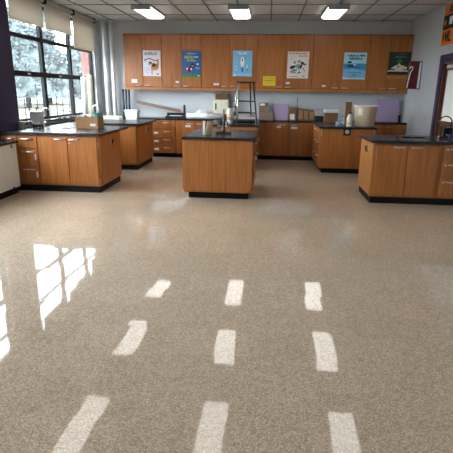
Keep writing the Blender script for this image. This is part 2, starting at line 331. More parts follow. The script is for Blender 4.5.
# ------------------------------------------------------------------ cabinets
def pull_mb(side, c, length=.11, vertical=False):
    """bow handle; c = centre on the face, side gives the way it sticks out"""
    out = {'S': Vector((0,-1,0)), 'E': Vector((1,0,0)), 'W': Vector((-1,0,0))}[side]
    along = Vector((0,0,1)) if vertical else (Vector((1,0,0)) if side == 'S' else Vector((0,1,0)))
    c = Vector(c); h = length/2
    return MB().tube([c-along*h-out*.002, c-along*h+out*.022, c-along*(h-.012)+out*.03, c+along*(h-.012)+out*.03, c+along*h+out*.022, c+along*h-out*.002], .0095, 8)
def facebox(side, plane, u0, u1, z0, z1, th=.02, bev=.003):
    if side == 'S': return MB().box(u0, u1, plane-th, plane-.0005, z0, z1, bev)
    if side == 'E': return MB().box(plane+.0005, plane+th, u0, u1, z0, z1, bev)
    return MB().box(plane-th, plane-.0005, u0, u1, z0, z1, bev)
def facept(side, plane, u, z, th=.02):
    return {'S': (u, plane-th, z), 'E': (plane+th, u, z), 'W': (plane-th, u, z)}[side]
def front(t, kind, side, plane, u0, u1, z0, z1, hu=None, hz=None, hl=.11, card=None, m='oak'):
    g = .004
    p = part(t, kind, facebox(side, plane, u0+g, u1-g, z0+g, z1-g), m)
    if hu is not None: part(p, 'handle', pull_mb(side, facept(side, plane, hu, hz), hl), 'chrome')
    if card:
        u, z, w_, h_ = card; part(p, 'label_card', facebox(side, plane, u-w_/2, u+w_/2, z-h_/2, z+h_/2, .0225, 0), 'paper')
    return p
def carcass(label, x0, x1, y0, y1, toe=(1,0,0,0), group='base cabinets', k=.012):
    """toe = setback flags for south, east, west, north"""
    t = thing('base_cabinet', label, 'cabinet', ((x0+x1)/2, (y0+y1)/2, 0), group)
    bd = MB(); q = .018
    bd.box(x0, x1, y0, y0+q, .10, .874); bd.box(x0, x1, y1-q, y1, .10, .874); bd.box(x0, x0+q, y0+q, y1-q, .10, .874); bd.box(x1-q, x1, y0+q, y1-q, .10, .874); bd.box(x0+q, x1-q, y0+q, y1-q, .10, .118)
    part(t, 'body', bd, 'oak')
    if group == 'islands' or y0 > 10.5: k = .058
    part(t, 'toe_kick', MB().box(x0+(k if toe[2] else 0), x1-(k if toe[1] else 0), y0+(k if toe[0] else 0), y1-(k if toe[3] else 0), 0, .0995), 'toe')
    return t
def worktop(label, x0, x1, y0, y1, hole=None, splash=None):
    z0, z1 = .875, .914
    mb = MB()
    if hole:
        a, b, c_, d_ = hole
        mb.box(x0, x1, y0, c_, z0, z1, .004); mb.box(x0, x1, d_, y1, z0, z1, .004); mb.box(x0, a, c_, d_, z0, z1); mb.box(b, x1, c_, d_, z0, z1)
    else: mb.box(x0, x1, y0, y1, z0, z1, .005, 2)
    if not splash: return single('worktop', label, 'worktop', mb, 'epoxy', ((x0+x1)/2, (y0+y1)/2, z0))
    t = thing('worktop', label, 'worktop', ((x0+x1)/2, (y0+y1)/2, z0)); part(t, 'slab', mb, 'epoxy')
    part(t, 'backsplash', MB().box(*splash, z1+.0005, z1+.145, .004), 'epoxy'); return t
def sink(label, a, b, c_, d_):
    t = thing('sink', label, 'sink', ((a+b)/2, (c_+d_)/2, .70)); g = .004
    mb = MB(); z0, z1 = .72, .912
    mb.box(a+g, b-g, c_+g, d_-g, z0, z0+.012); mb.box(a+g, a+g+.012, c_+g, d_-g, z0+.012, z1); mb.box(b-g-.012, b-g, c_+g, d_-g, z0+.012, z1)
    mb.box(a+g+.012, b-g-.012, c_+g, c_+g+.012, z0+.012, z1); mb.box(a+g+.012, b-g-.012, d_-g-.012, d_-g, z0+.012, z1)
    part(t, 'basin', mb, 'epoxy'); part(t, 'drain', MB().tube([((a+b)/2, (c_+d_)/2, z0+.012), ((a+b)/2, (c_+d_)/2, z0+.018)], .03, 14), 'chrome')
def faucet(label, x, y, dx, dy, h=.30, m='chrome', reach=.16):
    z = .914; t = thing('faucet', label, 'faucet', (x, y, z))
    part(t, 'base', MB().lathe((x, y, z), [(.035, 0), (.035, .012), (.022, .02), (.02, .07), (.014, .08)]), m)
    pts = [(x, y, z+.078), (x, y, z+h-reach/2)] + [(x+dx*reach/2*(1-math.cos(a)), y+dy*reach/2*(1-math.cos(a)), z+h-reach/2+reach/2*math.sin(a)) for a in [math.pi*k/10 for k in range(1, 11)]] + [(x+dx*reach, y+dy*reach, z+h-reach/2-.05)]
    part(t, 'spout', MB().tube(pts, .010, 10), m)
    for s in (-1, 1):
        hd = part(t, 'valve', MB().tube([(x-dy*s*.018, y+dx*s*.018, z+.045), (x-dy*s*.075, y+dx*s*.075, z+.045)], .010, 10), m)
        part(hd, 'handle', MB().box(x-dy*s*.075-.012-abs(dx)*.02, x-dy*s*.075+.012+abs(dx)*.02, y+dx*s*.075-.012-abs(dy)*.02, y+dx*s*.075+.012+abs(dy)*.02, z+.04, z+.075, .004), m)
    return t
def outlet(t, side, plane, u, z):
    p = part(t, 'outlet_plate', facebox(side, plane, u-.04, u+.04, z-.06, z+.06, .008, .002), 'chrome')
    c0 = Vector(facept(side, plane, u, z-.02, .008)); out = {'E': Vector((1,0,0)), 'W': Vector((-1,0,0)), 'S': Vector((0,-1,0))}[side]; al = Vector((0,1,0)) if side != 'S' else Vector((1,0,0))
    mb = MB().tube([c0-Vector((0,0,.03))+out*.02, c0+out*.02], .008, 8)
    for s in (-1, 1): mb.tube([c0+out*.02, c0+out*.035+al*s*.03+Vector((0,0,.05))], .007, 8)
    part(p, 'gas_cock', mb, 'blackm')

# --- upper wall cabinets: six units of two doors
ZB, ZT, YU = 1.622, 2.793, 11.12
ub = [-3.40, -2.95, -2.50, -2.03, -1.57, -.92, -.28, .34, .985, 1.62, 2.23, 2.68, 3.147]
ulab = ['oak wall cabinet with the sloth poster, nearest the window', 'narrow oak wall cabinet with the dark blue and green poster', 'wide oak wall cabinet with the sky blue poster', 'wide oak wall cabinet with the yellow sign and the red-titled poster', 'wide oak wall cabinet with the pale cyan poster', 'oak wall cabinet with the dark green poster, in the right corner']
cards = {0: (-3.165, 1.75, .14, .085), 2: (-2.14, 1.738, .08, .045), 4: (-1.217, 1.70, .13, .045), 7: (.44, 1.747, .085, .042), 8: (1.262, 1.692, .085, .042)}
for k in range(6):
    a, m_, b = ub[2*k], ub[2*k+1], ub[2*k+2]
    t = thing('wall_cabinet', ulab[k], 'cabinet', ((a+b)/2, 11.28, ZB-.05), 'wall cabinets')
    part(t, 'body', MB().box(a+.002, b-.002, YU, YB-.002, ZB-.03, ZT), 'oakin')
    part(t, 'bottom_rail', MB().box(a+.002, b-.002, YU-.012, YU-.0005, ZB-.07, ZB-.008, .003), 'oak_edge')
    part(t, 'top_rail', MB().box(a+.002, b-.002, YU-.016, YU-.0005, ZT-.018, ZT, .002), 'oakin')
    for i, (u0, u1) in enumerate(((a, m_), (m_, b))):
        hu = (u1-.11) if i == 0 else (u0+.11)
        p = front(t, 'door', 'S', YU, u0, u1, ZB, ZT-.02, hu, ZB+.03, .13, cards.get(2*k+i))
        if i == 1 and k < 5:
            for hz in (ZT-.16, ZB+.16): part(p, 'hinge', MB().box(u1-.012, u1-.004, YU-.030, YU-.0205, hz-.04, hz+.04), 'steel')

# --- near left peninsula (L1)
FY = 6.78
t = carcass('oak drawer cabinet half hidden behind the white heater cabinet', -4.095, -3.80, FY, 7.80, (1,0,0,0))
for z0, z1 in ((.665, .855), (.395, .66), (.13, .39)): front(t, 'drawer', 'S', FY, -4.09, -3.805, z0, z1, -3.93, z1-.045, .12)
t = carcass('oak three-drawer cabinet under the near left sink bench', -3.80, -3.485, FY, 7.80, (1,0,0,0))
for q, (z0, z1) in enumerate(((.665, .855), (.395, .66), (.13, .39))):
    p = front(t, 'drawer', 'S', FY, -3.79, -3.49, z0, z1, -3.645, z1-.045, .18)
    if q: part(p, 'label_card', MB().box(-3.545, -3.525, FY-.0225, FY-.0200, z1-.17, z1-.08), 'paper')
t = carcass('oak two-door cabinet at the open end of the near left bench', -3.485, -2.535, FY, 7.80, (1,1,0,1))
front(t, 'door', 'S', FY, -3.48, -3.015, .13, .855, -3.13, .815, .15); p = front(t, 'door', 'S', FY, -3.01, -2.55, .13, .855, -2.90, .815, .16)
part(p, 'lock', MB().tube([(-2.98, FY-.02, .76), (-2.98, FY-.028, .76)], .012, 10), 'chrome')
part(t, 'side_panel', MB().box(-2.5345, -2.517, FY+.01, 7.79, .13, .86, .002), 'oak'); outlet(t, 'E', -2.517, 7.28, .74)
for z in (.74, .18): part(t, 'hinge', MB().box(-2.544, -2.536, FY-.012, FY-.001, z-.035, z+.035), 'chrome')
worktop('black worktop of the near left bench with the cardboard box', -4.098, -2.49, FY-.05, 8.20, (-3.465, -3.24, 7.44, 7.77))
sink('black sink in the near left bench', -3.465, -3.24, 7.44, 7.77)
faucet('steel gooseneck faucet on the near left bench', -3.93, 7.90, 1, -.0, .31)
# --- cabinet run below the windows between the two left benches
t = carcass('oak cabinet below the windows between the two left benches', -4.095, -3.56, 8.24, 8.86, (0,1,0,0))
front(t, 'door', 'E', -3.56, 8.26, 8.85, .13, .855, 8.75, .81)
worktop('narrow black worktop below the windows', -4.098, -3.53, 8.205, 8.895)
# --- far left peninsula (L2)
t = carcass('oak cabinet of the far left bench beside the window', -4.095, -3.30, 8.95, 10.18, (1,0,0,1))
front(t, 'door', 'S', 8.95, -4.08, -3.70, .13, .855, -3.8, .81); front(t, 'door', 'S', 8.95, -3.695, -3.31, .13, .855, -3.6, .81)
t = carcass('oak cabinet at the open end of the far left bench', -3.30, -2.55, 8.95, 10.18, (1,1,0,1))
front(t, 'door', 'S', 8.95, -3.29, -2.91, .13, .855, -3.0, .81); front(t, 'door', 'S', 8.95, -2.905, -2.56, .13, .855)
front(t, 'side_panel', 'E', -2.55, 8.96, 10.17, .13, .86); outlet(t, 'E', -2.53, 9.6, .76)
worktop('black worktop of the far left bench with the white bin', -4.098, -2.485, 8.90, 10.34, (-3.86, -3.45, 9.25, 9.55))
sink('black sink in the far left bench', -3.86, -3.45, 9.25, 9.55)
faucet('steel gooseneck faucet on the far left bench behind the cardboard box', -3.70, 9.70, .94, -.34, .31)
# --- centre front island
IY = 6.62; x0, x1 = -1.20, -.19
t = carcass('oak island cabinet standing alone at the centre front', x0, x1, IY, 7.80, (1,1,1,1), 'islands')
for u0, u1 in ((x0, -.834), (-.834, -.576), (-.576, x1)):
    part(t, 'front_panel', MB().box(u0+.001, u1-.001, IY-.018, IY-.0005, .11, .872, .001), 'oak')
for q, (u0, u1) in enumerate(((6.64, 7.2), (7.2, 7.78))):
    for z0, z1 in ((.64, .86), (.38, .635), (.13, .375)): front(t, 'drawer', 'E', x1, u0, u1, z0, z1, (u0+u1)/2, z1-.05)
for u0, u1 in ((6.64, 7.2), (7.2, 7.78)): front(t, 'door', 'W', x0, u0, u1, .13, .86, u1-.08, .81)
worktop('black worktop of the centre front island', -1.215, -.150, IY-.05, 8.0)
# --- centre rear peninsula
t = carcass('oak cabinet of the centre rear bench behind the front island', -1.185, -.195, 9.19, 10.835, (1,1,1,0), 'islands')
for u0, u1 in ((-1.185, -.69), (-.69, -.195)): part(t, 'front_panel', MB().box(u0+.001, u1-.001, 9.172, 9.1895, .11, .872, .001), 'oak')
for u0, u1 in ((9.2, 9.75), (9.75, 10.3)):
    for z0, z1 in ((.64, .86), (.38, .635), (.13, .375)): front(t, 'drawer', 'E', -.195, u0, u1, z0, z1, (u0+u1)/2, z1-.05)
worktop('black worktop of the centre rear bench under the foil duct', -1.215, -.150, 9.14, 10.838)
# --- right rear peninsula (R2)
t = carcass('oak cabinet of the right rear bench with the black flower sticker', 1.065, 2.075, 9.20, 10.835, (1,1,1,0), 'islands')
part(t, 'front_panel', MB().box(1.067, 1.63, 9.182, 9.1995, .11, .872, .001), 'oak'); part(t, 'front_panel', MB().box(1.632, 2.073, 9.182, 9.1995, .11, .872, .001), 'oak')
for u0, u1 in ((9.22, 9.75), (9.75, 10.3)):
    for z0, z1 in ((.64, .86), (.38, .635), (.13, .375)): front(t, 'drawer', 'W', 1.065, u0, u1, z0, z1, (u0+u1)/2, z1-.05)
for x in (1.057, 2.065): part(t, 'corner_bracket', MB().box(x, x+.018, 9.174, 9.1815, .74, .86, .002), 'chrome')
worktop('black worktop of the right rear bench under the tan bucket', 1.03, 2.11, 9.15, 10.838)
t = thing('sticker', 'black square sticker with a white flower on the right rear bench', 'sticker', (1.555, 9.18, .81))
part(t, 'sheet', MB().box(1.485, 1.625, 9.1795, 9.1815, .75, .885), 'ink')
fl = MB()
for k in range(6):
    a = k*math.pi/3; cx_, cz_ = 1.555+.026*math.cos(a), .825+.026*math.sin(a)
    fl.sheet([(cx_+.015*math.cos(b), 9.1785, cz_+.015*math.sin(b)) for b in [2*math.pi*i/8 for i in range(8)]], .0008)
part(t, 'flower', fl, 'p_white')
# --- right front bench (R1)
RY = 6.70
t = carcass('oak two-door cabinet at the open end of the right front bench', 1.535, 2.44, RY, 7.56, (1,0,1,1))
front(t, 'door', 'S', RY, 1.565, 1.995, .13, .855, 1.88, .82, .14); front(t, 'door', 'S', RY, 2.0, 2.435, .13, .855, 2.12, .82, .14)
part(t, 'side_panel', MB().box(1.518, 1.5345, RY+.01, 7.55, .13, .86, .002), 'oak_edge'); outlet(t, 'W', 1.518, 7.02, .76)
t = carcass('oak drawer cabinet at the right edge of the right front bench', 2.44, 3.148, RY, 7.56, (1,0,0,1))
for z0, z1 in ((.64, .855), (.395, .635), (.13, .39)):
    p = front(t, 'drawer', 'S', RY, 2.495, 3.10, z0, z1, 2.66, z1-.045, .16)
    part(p, 'lock', MB().tube([(2.54, RY-.02, z1-.05), (2.54, RY-.028, z1-.05)], .016, 10), 'chrome')
worktop('black worktop of the right front bench by the door', 1.48, 3.148, RY-.05, 7.62, (2.04, 2.41, 7.12, 7.36))
sink('black sink in the right front bench', 2.04, 2.41, 7.12, 7.36)
faucet('dark gooseneck faucet on the right front bench', 2.665, 7.02, -1, .12, .33, 'steel', .17)
# --- back run
BY = 10.87
t = carcass('plain oak cabinet in the back run behind the far left bench', -3.55, -2.725, BY, 11.44)
front(t, 'door', 'S', BY, -3.54, -2.73, .13, .86, -2.9, .81)
t = carcass('oak four-drawer cabinet in the back run', -2.72, -2.155, BY, 11.44)
for z0, z1 in ((.665, .865), (.475, .66), (.285, .47), (.115, .28)):
    front(t, 'drawer', 'S', BY, -2.705, -2.165, z0, z1, -2.36, z1-.05, .15, (-2.62, z1-.085, .11, .05) if z1 < .8 else None)
t = carcass('oak cabinet in the back run behind the centre island', -2.15, -1.22, BY, 11.44)
front(t, 'door', 'S', BY, -2.14, -1.70, .115, .865, -1.80, .80, .13, (-1.85, .745, .13, .05)); front(t, 'door', 'S', BY, -1.69, -1.23, .115, .865, -1.58, .80, .13)
t = carcass('plain oak cabinet in the back run behind the centre rear bench', -1.215, -.145, BY, 11.44)
t = carcass('oak two-door cabinet in the back run under the lilac board', -.14, 1.02, BY, 11.44)
front(t, 'door', 'S', BY, -.04, .50, .115, .865, .36, .82, .15, (.27, .77, .10, .05)); front(t, 'door', 'S', BY, .505, .985, .115, .865, .62, .82, .15, (.63, .755, .15, .05))
t = carcass('oak cabinet in the back run behind the right rear bench', 1.025, 2.105, BY, 11.44)
t = carcass('oak two-door cabinet in the right corner of the back run', 2.11, 3.146, BY, 11.44)
front(t, 'door', 'S', BY, 2.12, 2.62, .115, .865, 2.5, .82); front(t, 'door', 'S', BY, 2.63, 3.13, .115, .865, 2.75, .82)
worktop('long black worktop along the back wall', -3.57, 3.147, 10.842, 11.448, None, (2.12, 3.146, 11.42, 11.448))

# --- white heater cabinet at lower left
t = thing('heater_cabinet', 'white metal heater cabinet with black top at the left edge', 'heater', (-3.92, 5.2, 0))
part(t, 'body', MB().box(-4.095, -3.77, 3.6, 6.66, .10, .755, .004), 'white'); part(t, 'top', MB().box(-4.097, -3.745, 3.58, 6.70, .7555, .795, .004), 'epoxy')
part(t, 'toe_kick', MB().box(-4.095, -3.80, 3.62, 6.62, 0, .0995), 'toe')
for y in (4.2, 5.4, 6.5):
    part(t, 'latch', MB().tube([(-3.769, y, .735), (-3.755, y, .735), (-3.755, y, .695)], .008, 8), 'blackm')
    part(t, 'foot_bolt', MB().tube([(-3.769, y-.05, .115), (-3.755, y-.05, .115)], .014, 8), 'blackm')
for y in (4.6, 5.6): part(t, 'panel_joint', MB().box(-3.7698, -3.768, y-.003, y+.003, .11, .75), 'grey')

# --- pipes in the left rear corner
for x, l in ((-3.915, 'white vertical pipe in the corner, nearer the window'), (-3.735, 'white vertical pipe in the corner, nearer the wall cabinets')):
    t = thing('riser_pipe', l, 'pipe', (x, 11.30, 0), 'riser pipes')
    part(t, 'pipe', MB().tube([(x, 11.30, 0), (x, 11.30, H-.012)], .050, 20), 'pipe'); part(t, 'collar', MB().tube([(x, 11.30, H-.05), (x, 11.30, H-.012)], .065, 20), 'pipe')

# ------------------------------------------------------------------ posters on the wall cabinets
PY = YU-.0225
class Poster:
    def __init__(s, label, cat, x0, x1, z1, z0, m):
        s.x0, s.x1, s.z0, s.z1 = x0, x1, z0, z1
        s.t = thing('poster', label, cat, ((x0+x1)/2, PY, z0), 'posters'); s.n = 0
        part(s.t, 'sheet', MB().box(x0, x1, PY, PY+.002, z0, z1), m)
    def P(s, u, v): return (s.x0+u*(s.x1-s.x0), PY-.0008-.0006*s.n, s.z1-v*(s.z1-s.z0))
    def layer(s, name, m, shapes):
        s.n += 1; mb = MB(); nw = 0
        for sh in shapes:
            if isinstance(sh, tuple): mb.sheet([s.P(u, v) for u, v in sh], .0004); nw += 1
            else: part(s.t, name, MB().sheet([s.P(u, v) for u, v in sh], .0004), m)
        if nw: part(s.t, name, mb, m)['kind'] = 'stuff'
def rect(u0, v0, u1, v1): return [(u0, v0), (u1, v0), (u1, v1), (u0, v1)]
def ell(u, v, a, b, n=18, rot=0):
    return [(u+a*math.cos(t)*math.cos(rot)-b*math.sin(t)*math.sin(rot), v+a*math.cos(t)*math.sin(rot)+b*math.sin(t)*math.cos(rot)) for t in [2*math.pi*i/n for i in range(n)]]
def line(pts, w):
    out = []
    for (a, b), (c_, d_) in zip(pts, pts[1:]):
        L_ = math.hypot(c_-a, d_-b); nx, ny = -(d_-b)/L_*w, (c_-a)/L_*w
        out.append([(a+nx, b+ny), (c_+nx, d_+ny), (c_-nx, d_-ny), (a-nx, b-ny)])
    return out
def words(u0, u1, v, h, seed):                   # unreadable lettering: short strokes of uneven length
    rr = random.Random(seed); out = []; u = u0
    while u < u1-.01:
        w_ = min(rr.uniform(.03, .07), u1-u); k = rr.uniform(-.15, .15)*h
        out.append(((u, v-h/2+k), (u+w_*.85, v-h/2+k), (u+w_*.85, v+h/2+k), (u, v+h/2+k))); u += w_+(.04 if rr.random() < .2 else .008)
    return out
p = Poster('pale lilac poster with a brown sloth hanging on a branch', 'poster', -2.945, -2.525, 2.432, 1.862, 'p_lav')
p.layer('title', 'p_grey', words(.10, .80, .12, .085, 1) + words(.18, .78, .17, .03, 2))
p.layer('caption', 'p_peri', words(.08, .36, .68, .05, 3) + words(.08, .38, .76, .05, 4) + words(.08, .38, .84, .05, 5))
p.layer('branch', 'p_brown', line([(.06, .38), (.22, .34), (.38, .31), (.58, .37), (.72, .40), (.9, .35)], .018) + line([(.1, .37), (.16, .46)], .014))
p.layer('leaves', 'p_green', [ell(.42, .47, .10, .045, 14), ell(.53, .52, .06, .035, 12), ell(.36, .53, .05, .03, 12)])
p.layer('animal', 'p_tan', [ell(.68, .64, .20, .13), ell(.84, .50, .055, .15, 14, .15), ell(.50, .70, .045, .16, 14, -.1), ell(.62, .56, .10, .09)])
p.layer('mark', 'p_grey', [rect(.76, .89, .9, .94), rect(.47, .84, .53, .92)])
p = Poster('deep blue poster with yellow title and flying caped bird', 'poster', -2.015, -1.576, 2.432, 1.856, 'p_blue')
p.layer('ground', 'p_green', [rect(0, .89, 1, 1)])
p.layer('title', 'p_yel', words(.28, .78, .11, .05, 11) + words(.12, .62, .25, .11, 12) + words(.25, .72, .37, .06, 13))
p.layer('caption', 'p_white', words(.62, .88, .24, .04, 14) + words(.74, .92, .66, .025, 15) + [rect(.82, .93, .92, .97)] + [ell(.82, .51, .06, .03)])
p.layer('cape', 'p_red', [[(.12, .68), (.30, .60), (.46, .80), (.22, .80)], ell(.42, .81, .10, .02)])
p.layer('bird', 'p_dark', [ell(.47, .68, .19, .075, 18, -.6), [(.42, .53), (.55, .46), (.64, .53), (.55, .58)], line([(.58, .60), (.74, .52)], .018)[0]])
p.layer('face', 'p_tan', [ell(.56, .585, .05, .035)]); p.layer('belly', 'p_white', [ell(.48, .70, .05, .045, 14, -.6), ell(.26, .69, .035, .04)])
p = Poster('sky blue poster with a white flame-shaped lamp at its centre', 'poster', -.837, -.392, 2.440, 1.880, 'p_sky')
p.layer('caption', 'p_pale', words(.10, .30, .26, .025, 21) + words(.10, .30, .34, .025, 22) + words(.10, .30, .42, .025, 23) + words(.72, .92, .34, .025, 24) + words(.72, .92, .42, .025, 25) + words(.10, .28, .62, .07, 26) + words(.10, .28, .74, .06, 27) + [rect(.02, .50, .98, .512), rect(.04, .91, .96, .94)])
p.layer('title', 'p_white', words(.20, .80, .07, .03, 28) + words(.32, .70, .12, .045, 29) + [rect(.03, .94, .16, .985)])
p.layer('lamp', 'p_white', [[(.50, .22), (.57, .30), (.60, .42), (.57, .56), (.53, .63), (.46, .63), (.41, .56), (.38, .42), (.42, .30)], ell(.74, .62, .045, .06)])
p.layer('lamp_core', 'p_grey', [ell(.495, .36, .035, .06), ell(.74, .61, .015, .03), rect(.74, .68, .78, .78)]); p.layer('lamp_base', 'p_navy', [rect(.44, .67, .55, .71), rect(.46, .72, .53, .82)])
p = Poster('off-white poster with red title and goggle-eyed insect', 'poster', .41, .893, 2.427, 1.851, 'p_off')
p.layer('title', 'p_red', words(.06, .90, .075, .045, 31) + words(.52, .92, .165, .04, 32))
p.layer('body', 'p_teal', [ell(.54, .55, .11, .09), ell(.34, .70, .14, .05, 16, -.2), ell(.78, .92, .07, .025)]); p.layer('wings', 'p_pink', [ell(.44, .52, .07, .05, 14, -.4), ell(.74, .46, .06, .045), ell(.20, .73, .05, .03)])
p.layer('outline', 'p_dark', [ell(.35, .40, .05, .045), ell(.54, .37, .075, .05), ell(.70, .43, .07, .06), ell(.83, .47, .05, .03), ell(.26, .57, .14, .05, 16, -.15), ell(.22, .62, .09, .03), ell(.64, .56, .05, .08, 14, .3)] + line([(.55, .64), (.58, .78)], .014) + line([(.48, .79), (.64, .78)], .016) + line([(.72, .60), (.84, .72)], .014) + line([(.16, .74), (.24, .80), (.42, .78)], .014) + line([(.18, .28), (.20, .24)], .008))
p.layer('eye', 'p_white', [ell(.37, .40, .018, .018), ell(.53, .37, .035, .025), ell(.36, .62, .03, .02)]); p.layer('caption', 'p_grey', words(.08, .50, .935, .02, 33))
p = Poster('pale cyan poster with dark lettering above a sea-blue picture', 'poster', 1.672, 2.172, 2.414, 1.844, 'p_cyan')
p.layer('sea', 'p_sea', [[(0, .40), (.3, .42), (.7, .395), (1, .41), (1, .94), (0, .94)]]); p.layer('shallows', 'p_sky', [[(0, .62), (.4, .60), (1, .66), (1, .94), (0, .94)]])
p.layer('title', 'p_navy', words(.14, .93, .115, .075, 41) + words(.24, .82, .23, .085, 42)); p.layer('animal', 'p_navy', [ell(.26, .36, .10, .045), ell(.32, .50, .17, .055), rect(.46, .53, .72, .555)] + [rect(.26, .74, .80, .755)] + words(.40, .60, .84, .05, 43))
p.layer('highlight', 'p_white', [ell(.48, .455, .06, .025), rect(.02, .95, .30, .985)])
p = Poster('dark green poster with a cream white building, far right', 'poster', 2.655, 3.13, 2.431, 1.955, 'p_night')
p.layer('title', 'p_grey', words(.36, .76, .10, .03, 51) + words(.30, .80, .22, .05, 52)); p.layer('tree', 'p_green', [ell(.5, .40, .12, .08)])
p.layer('building', 'p_cream', [[(.12, .74), (.30, .60), (.42, .57), (.50, .48), (.58, .57), (.70, .60), (.88, .66), (.86, .76), (.70, .76), (.70, .84), (.36, .84), (.34, .76)], rect(.0, .80, .97, .86)]); p.layer('doorway', 'p_dark', [ell(.46, .64, .05, .03), rect(0, .90, 1, 1)])
single('shelf_strip', 'narrow tan strip below the dark green poster', 'strip', MB().box(2.64, 3.13, PY-.004, PY+.002, 1.865, 1.925), 'oak_edge', (2.88, PY, 1.865))
p = Poster('small yellow notice on the wall cabinets', 'notice', -.132, .158, 1.892, 1.680, 'yellow')
p.layer('lettering', 'p_brown', words(.14, .88, .45, .06, 61)); p.layer('fine_print', 'p_yel', words(.10, .90, .22, .14, 62) + words(.12, .78, .60, .08, 63) + words(.12, .70, .74, .06, 64))

# ------------------------------------------------------------------ right wall: maroon box and orange banner
t = thing('fire_blanket_box', 'maroon box on the white wall beside the dark green poster', 'box', (3.02, 10.36, 1.64))
part(t, 'case', MB().box(2.90, 3.148, 10.30, 10.40, 1.645, 2.195, .006), 'maroon'); part(t, 'side_plate', MB().hexa([(3.09, 10.29, 1.66), (3.13, 10.29, 1.66), (3.13, 10.298, 1.66), (3.09, 10.298, 1.66)], [(3.10, 10.29, 2.18), (3.135, 10.29, 2.18), (3.135, 10.298, 2.18), (3.10, 10.298, 2.18)]), 'whitep')
part(t, 'white_hook', MB().tube([(2.905, 10.292, 2.05), (2.93, 10.290, 2.09), (2.965, 10.290, 2.08), (2.965, 10.290, 2.03), (2.935, 10.290, 1.99), (2.92, 10.290, 1.93), (2.905, 10.290, 1.80), (2.89, 10.292, 1.67)], .011, 8), 'whitep')
bx = XR-.012
t = thing('banner', 'orange and dark green pennant banner above the door', 'banner', (bx, 8.8, 2.39))
part(t, 'cloth', MB().box(bx, bx+.010, 8.0, 9.34, 2.395, 3.09, .002), 'orange'); part(t, 'dark_band', MB().box(bx-.003, bx-.0005, 8.0, 9.335, 2.66, 2.90), 'dgreen')
def lettering(t, body, y, z, size, m, shear=0.0):
    cu = bpy.data.curves.new('lettering', 'FONT'); cu.body = body; cu.size = size; cu.extrude = .002; cu.shear = shear; cu.offset = .004
    ob = bpy.data.objects.new('tmp', cu); COL.objects.link(ob); bpy.context.view_layer.update()
    me = bpy.data.meshes.new_from_object(ob.evaluated_get(bpy.context.evaluated_depsgraph_get())); bpy.data.objects.remove(ob)
    me.transform(Matrix(((0,0,-1,0),(-1,0,0,0),(0,1,0,0),(0,0,0,1)))); me.materials.clear(); me.materials.append(M[m])
    o_ = link('lettering', me, t); r = ROOTLOC[t.name]; o_.location = (bx-.006-r.x, y-r.y, z-r.z); return o_
lettering(t, 'W', 9.31, 2.45, .26, 'ink', .15); lettering(t, 'IL', 9.06, 2.45, .26, 'ink'); lettering(t, 'A', 9.10, 2.92, .2, 'ink')
part(t, 'emblem', MB().box(bx-.006, bx-.0035, 9.20, 9.27, 2.74, 2.83, .002), 'orange'); part(t, 'paw_mark', MB().box(bx-.006, bx-.0035, 8.90, 9.04, 2.73, 2.86, .002), 'p_white')

# ------------------------------------------------------------------ things on the benches
Z = .9145
def carton(label, x0, x1, y0, y1, z0, z1, m='card', lab=None, flaps=False, group='cartons'):
    t = thing('carton', label, 'box', ((x0+x1)/2, (y0+y1)/2, z0), group)
    if flaps:
        mb = MB(); th = .005
        mb.box(x0, x1, y0, y1, z0, z0+th); mb.box(x0, x0+th, y0, y1, z0+th, z1); mb.box(x1-th, x1, y0, y1, z0+th, z1); mb.box(x0+th, x1-th, y0, y0+th, z0+th, z1); mb.box(x0+th, x1-th, y1-th, y1, z0+th, z1)
        part(t, 'body', mb, m)
    else:
        part(t, 'body', MB().box(x0, x1, y0, y1, z0, z1, .003), m); part(t, 'tape', MB().box((x0+x1)/2-.02, (x0+x1)/2+.02, y0-.0008, y1, z1+.0002, z1+.001), 'tan')
    if lab: part(t, 'label', MB().box(lab[0], lab[1], y0-.002, y0-.0004, lab[2], lab[3]), 'paper')
    return t
# near left bench
carton('open cardboard box with white label on the near left bench', -3.210, -2.825, 7.60, 7.88, Z, 1.105, 'card', (-2.960, -2.865, .955, .995), True)
t = thing('paper_bundle', 'crumpled white paper lying in the open cardboard box', 'paper', (-3.020, 7.74, .93))
mb = MB(); n = 12
grid = [[mb.bm.verts.new((-3.190+.30*i/n, 7.62+.24*j/n, 1.10+.035*math.sin(i*1.3+j*.7)*math.cos(j*1.1)+.02*random.random())) for i in range(n+1)] for j in range(n+1)]
for j in range(n):
    for i in range(n): mb.bm.faces.new((grid[j][i], grid[j][i+1], grid[j+1][i+1], grid[j+1][i])).smooth = True
part(t, 'top_sheet', mb, 'paper'); part(t, 'stack', MB().box(-3.180, -2.890, 7.63, 7.85, .92, 1.075, .004), 'paper')
single('lunch_tub', 'teal plastic tub poking out of the cardboard box', 'tub', MB().hexa([(-2.880, 7.64, .921), (-2.835, 7.64, .921), (-2.835, 7.85, .921), (-2.880, 7.85, .921)], [(-2.890, 7.62, 1.17), (-2.835, 7.62, 1.17), (-2.835, 7.86, 1.17), (-2.890, 7.86, 1.17)]), 'teal', (-2.860, 7.74, .921))
t = thing('canister', 'grey tapered canister with a knob on feet on the near left bench', 'canister', (-3.875, 7.62, Z), None)
a, b, c_, d_ = -3.96, -3.795, 7.54, 7.70
part(t, 'body', MB().hexa([(a+.012, c_+.012, .965), (b-.012, c_+.012, .965), (b-.012, d_-.012, .965), (a+.012, d_-.012, .965)], [(a, c_, 1.17), (b, c_, 1.17), (b, d_, 1.17), (a, d_, 1.17)]), 'grey')
part(t, 'rim', MB().box(a-.004, b+.004, c_-.004, d_+.004, 1.1705, 1.182, .003), 'whitep'); part(t, 'knob', MB().lathe((-3.885, 7.62, 1.1825), [(.008, 0), (.008, .03), (.018, .04), (.018, .06), (.006, .07)]), 'cardd')
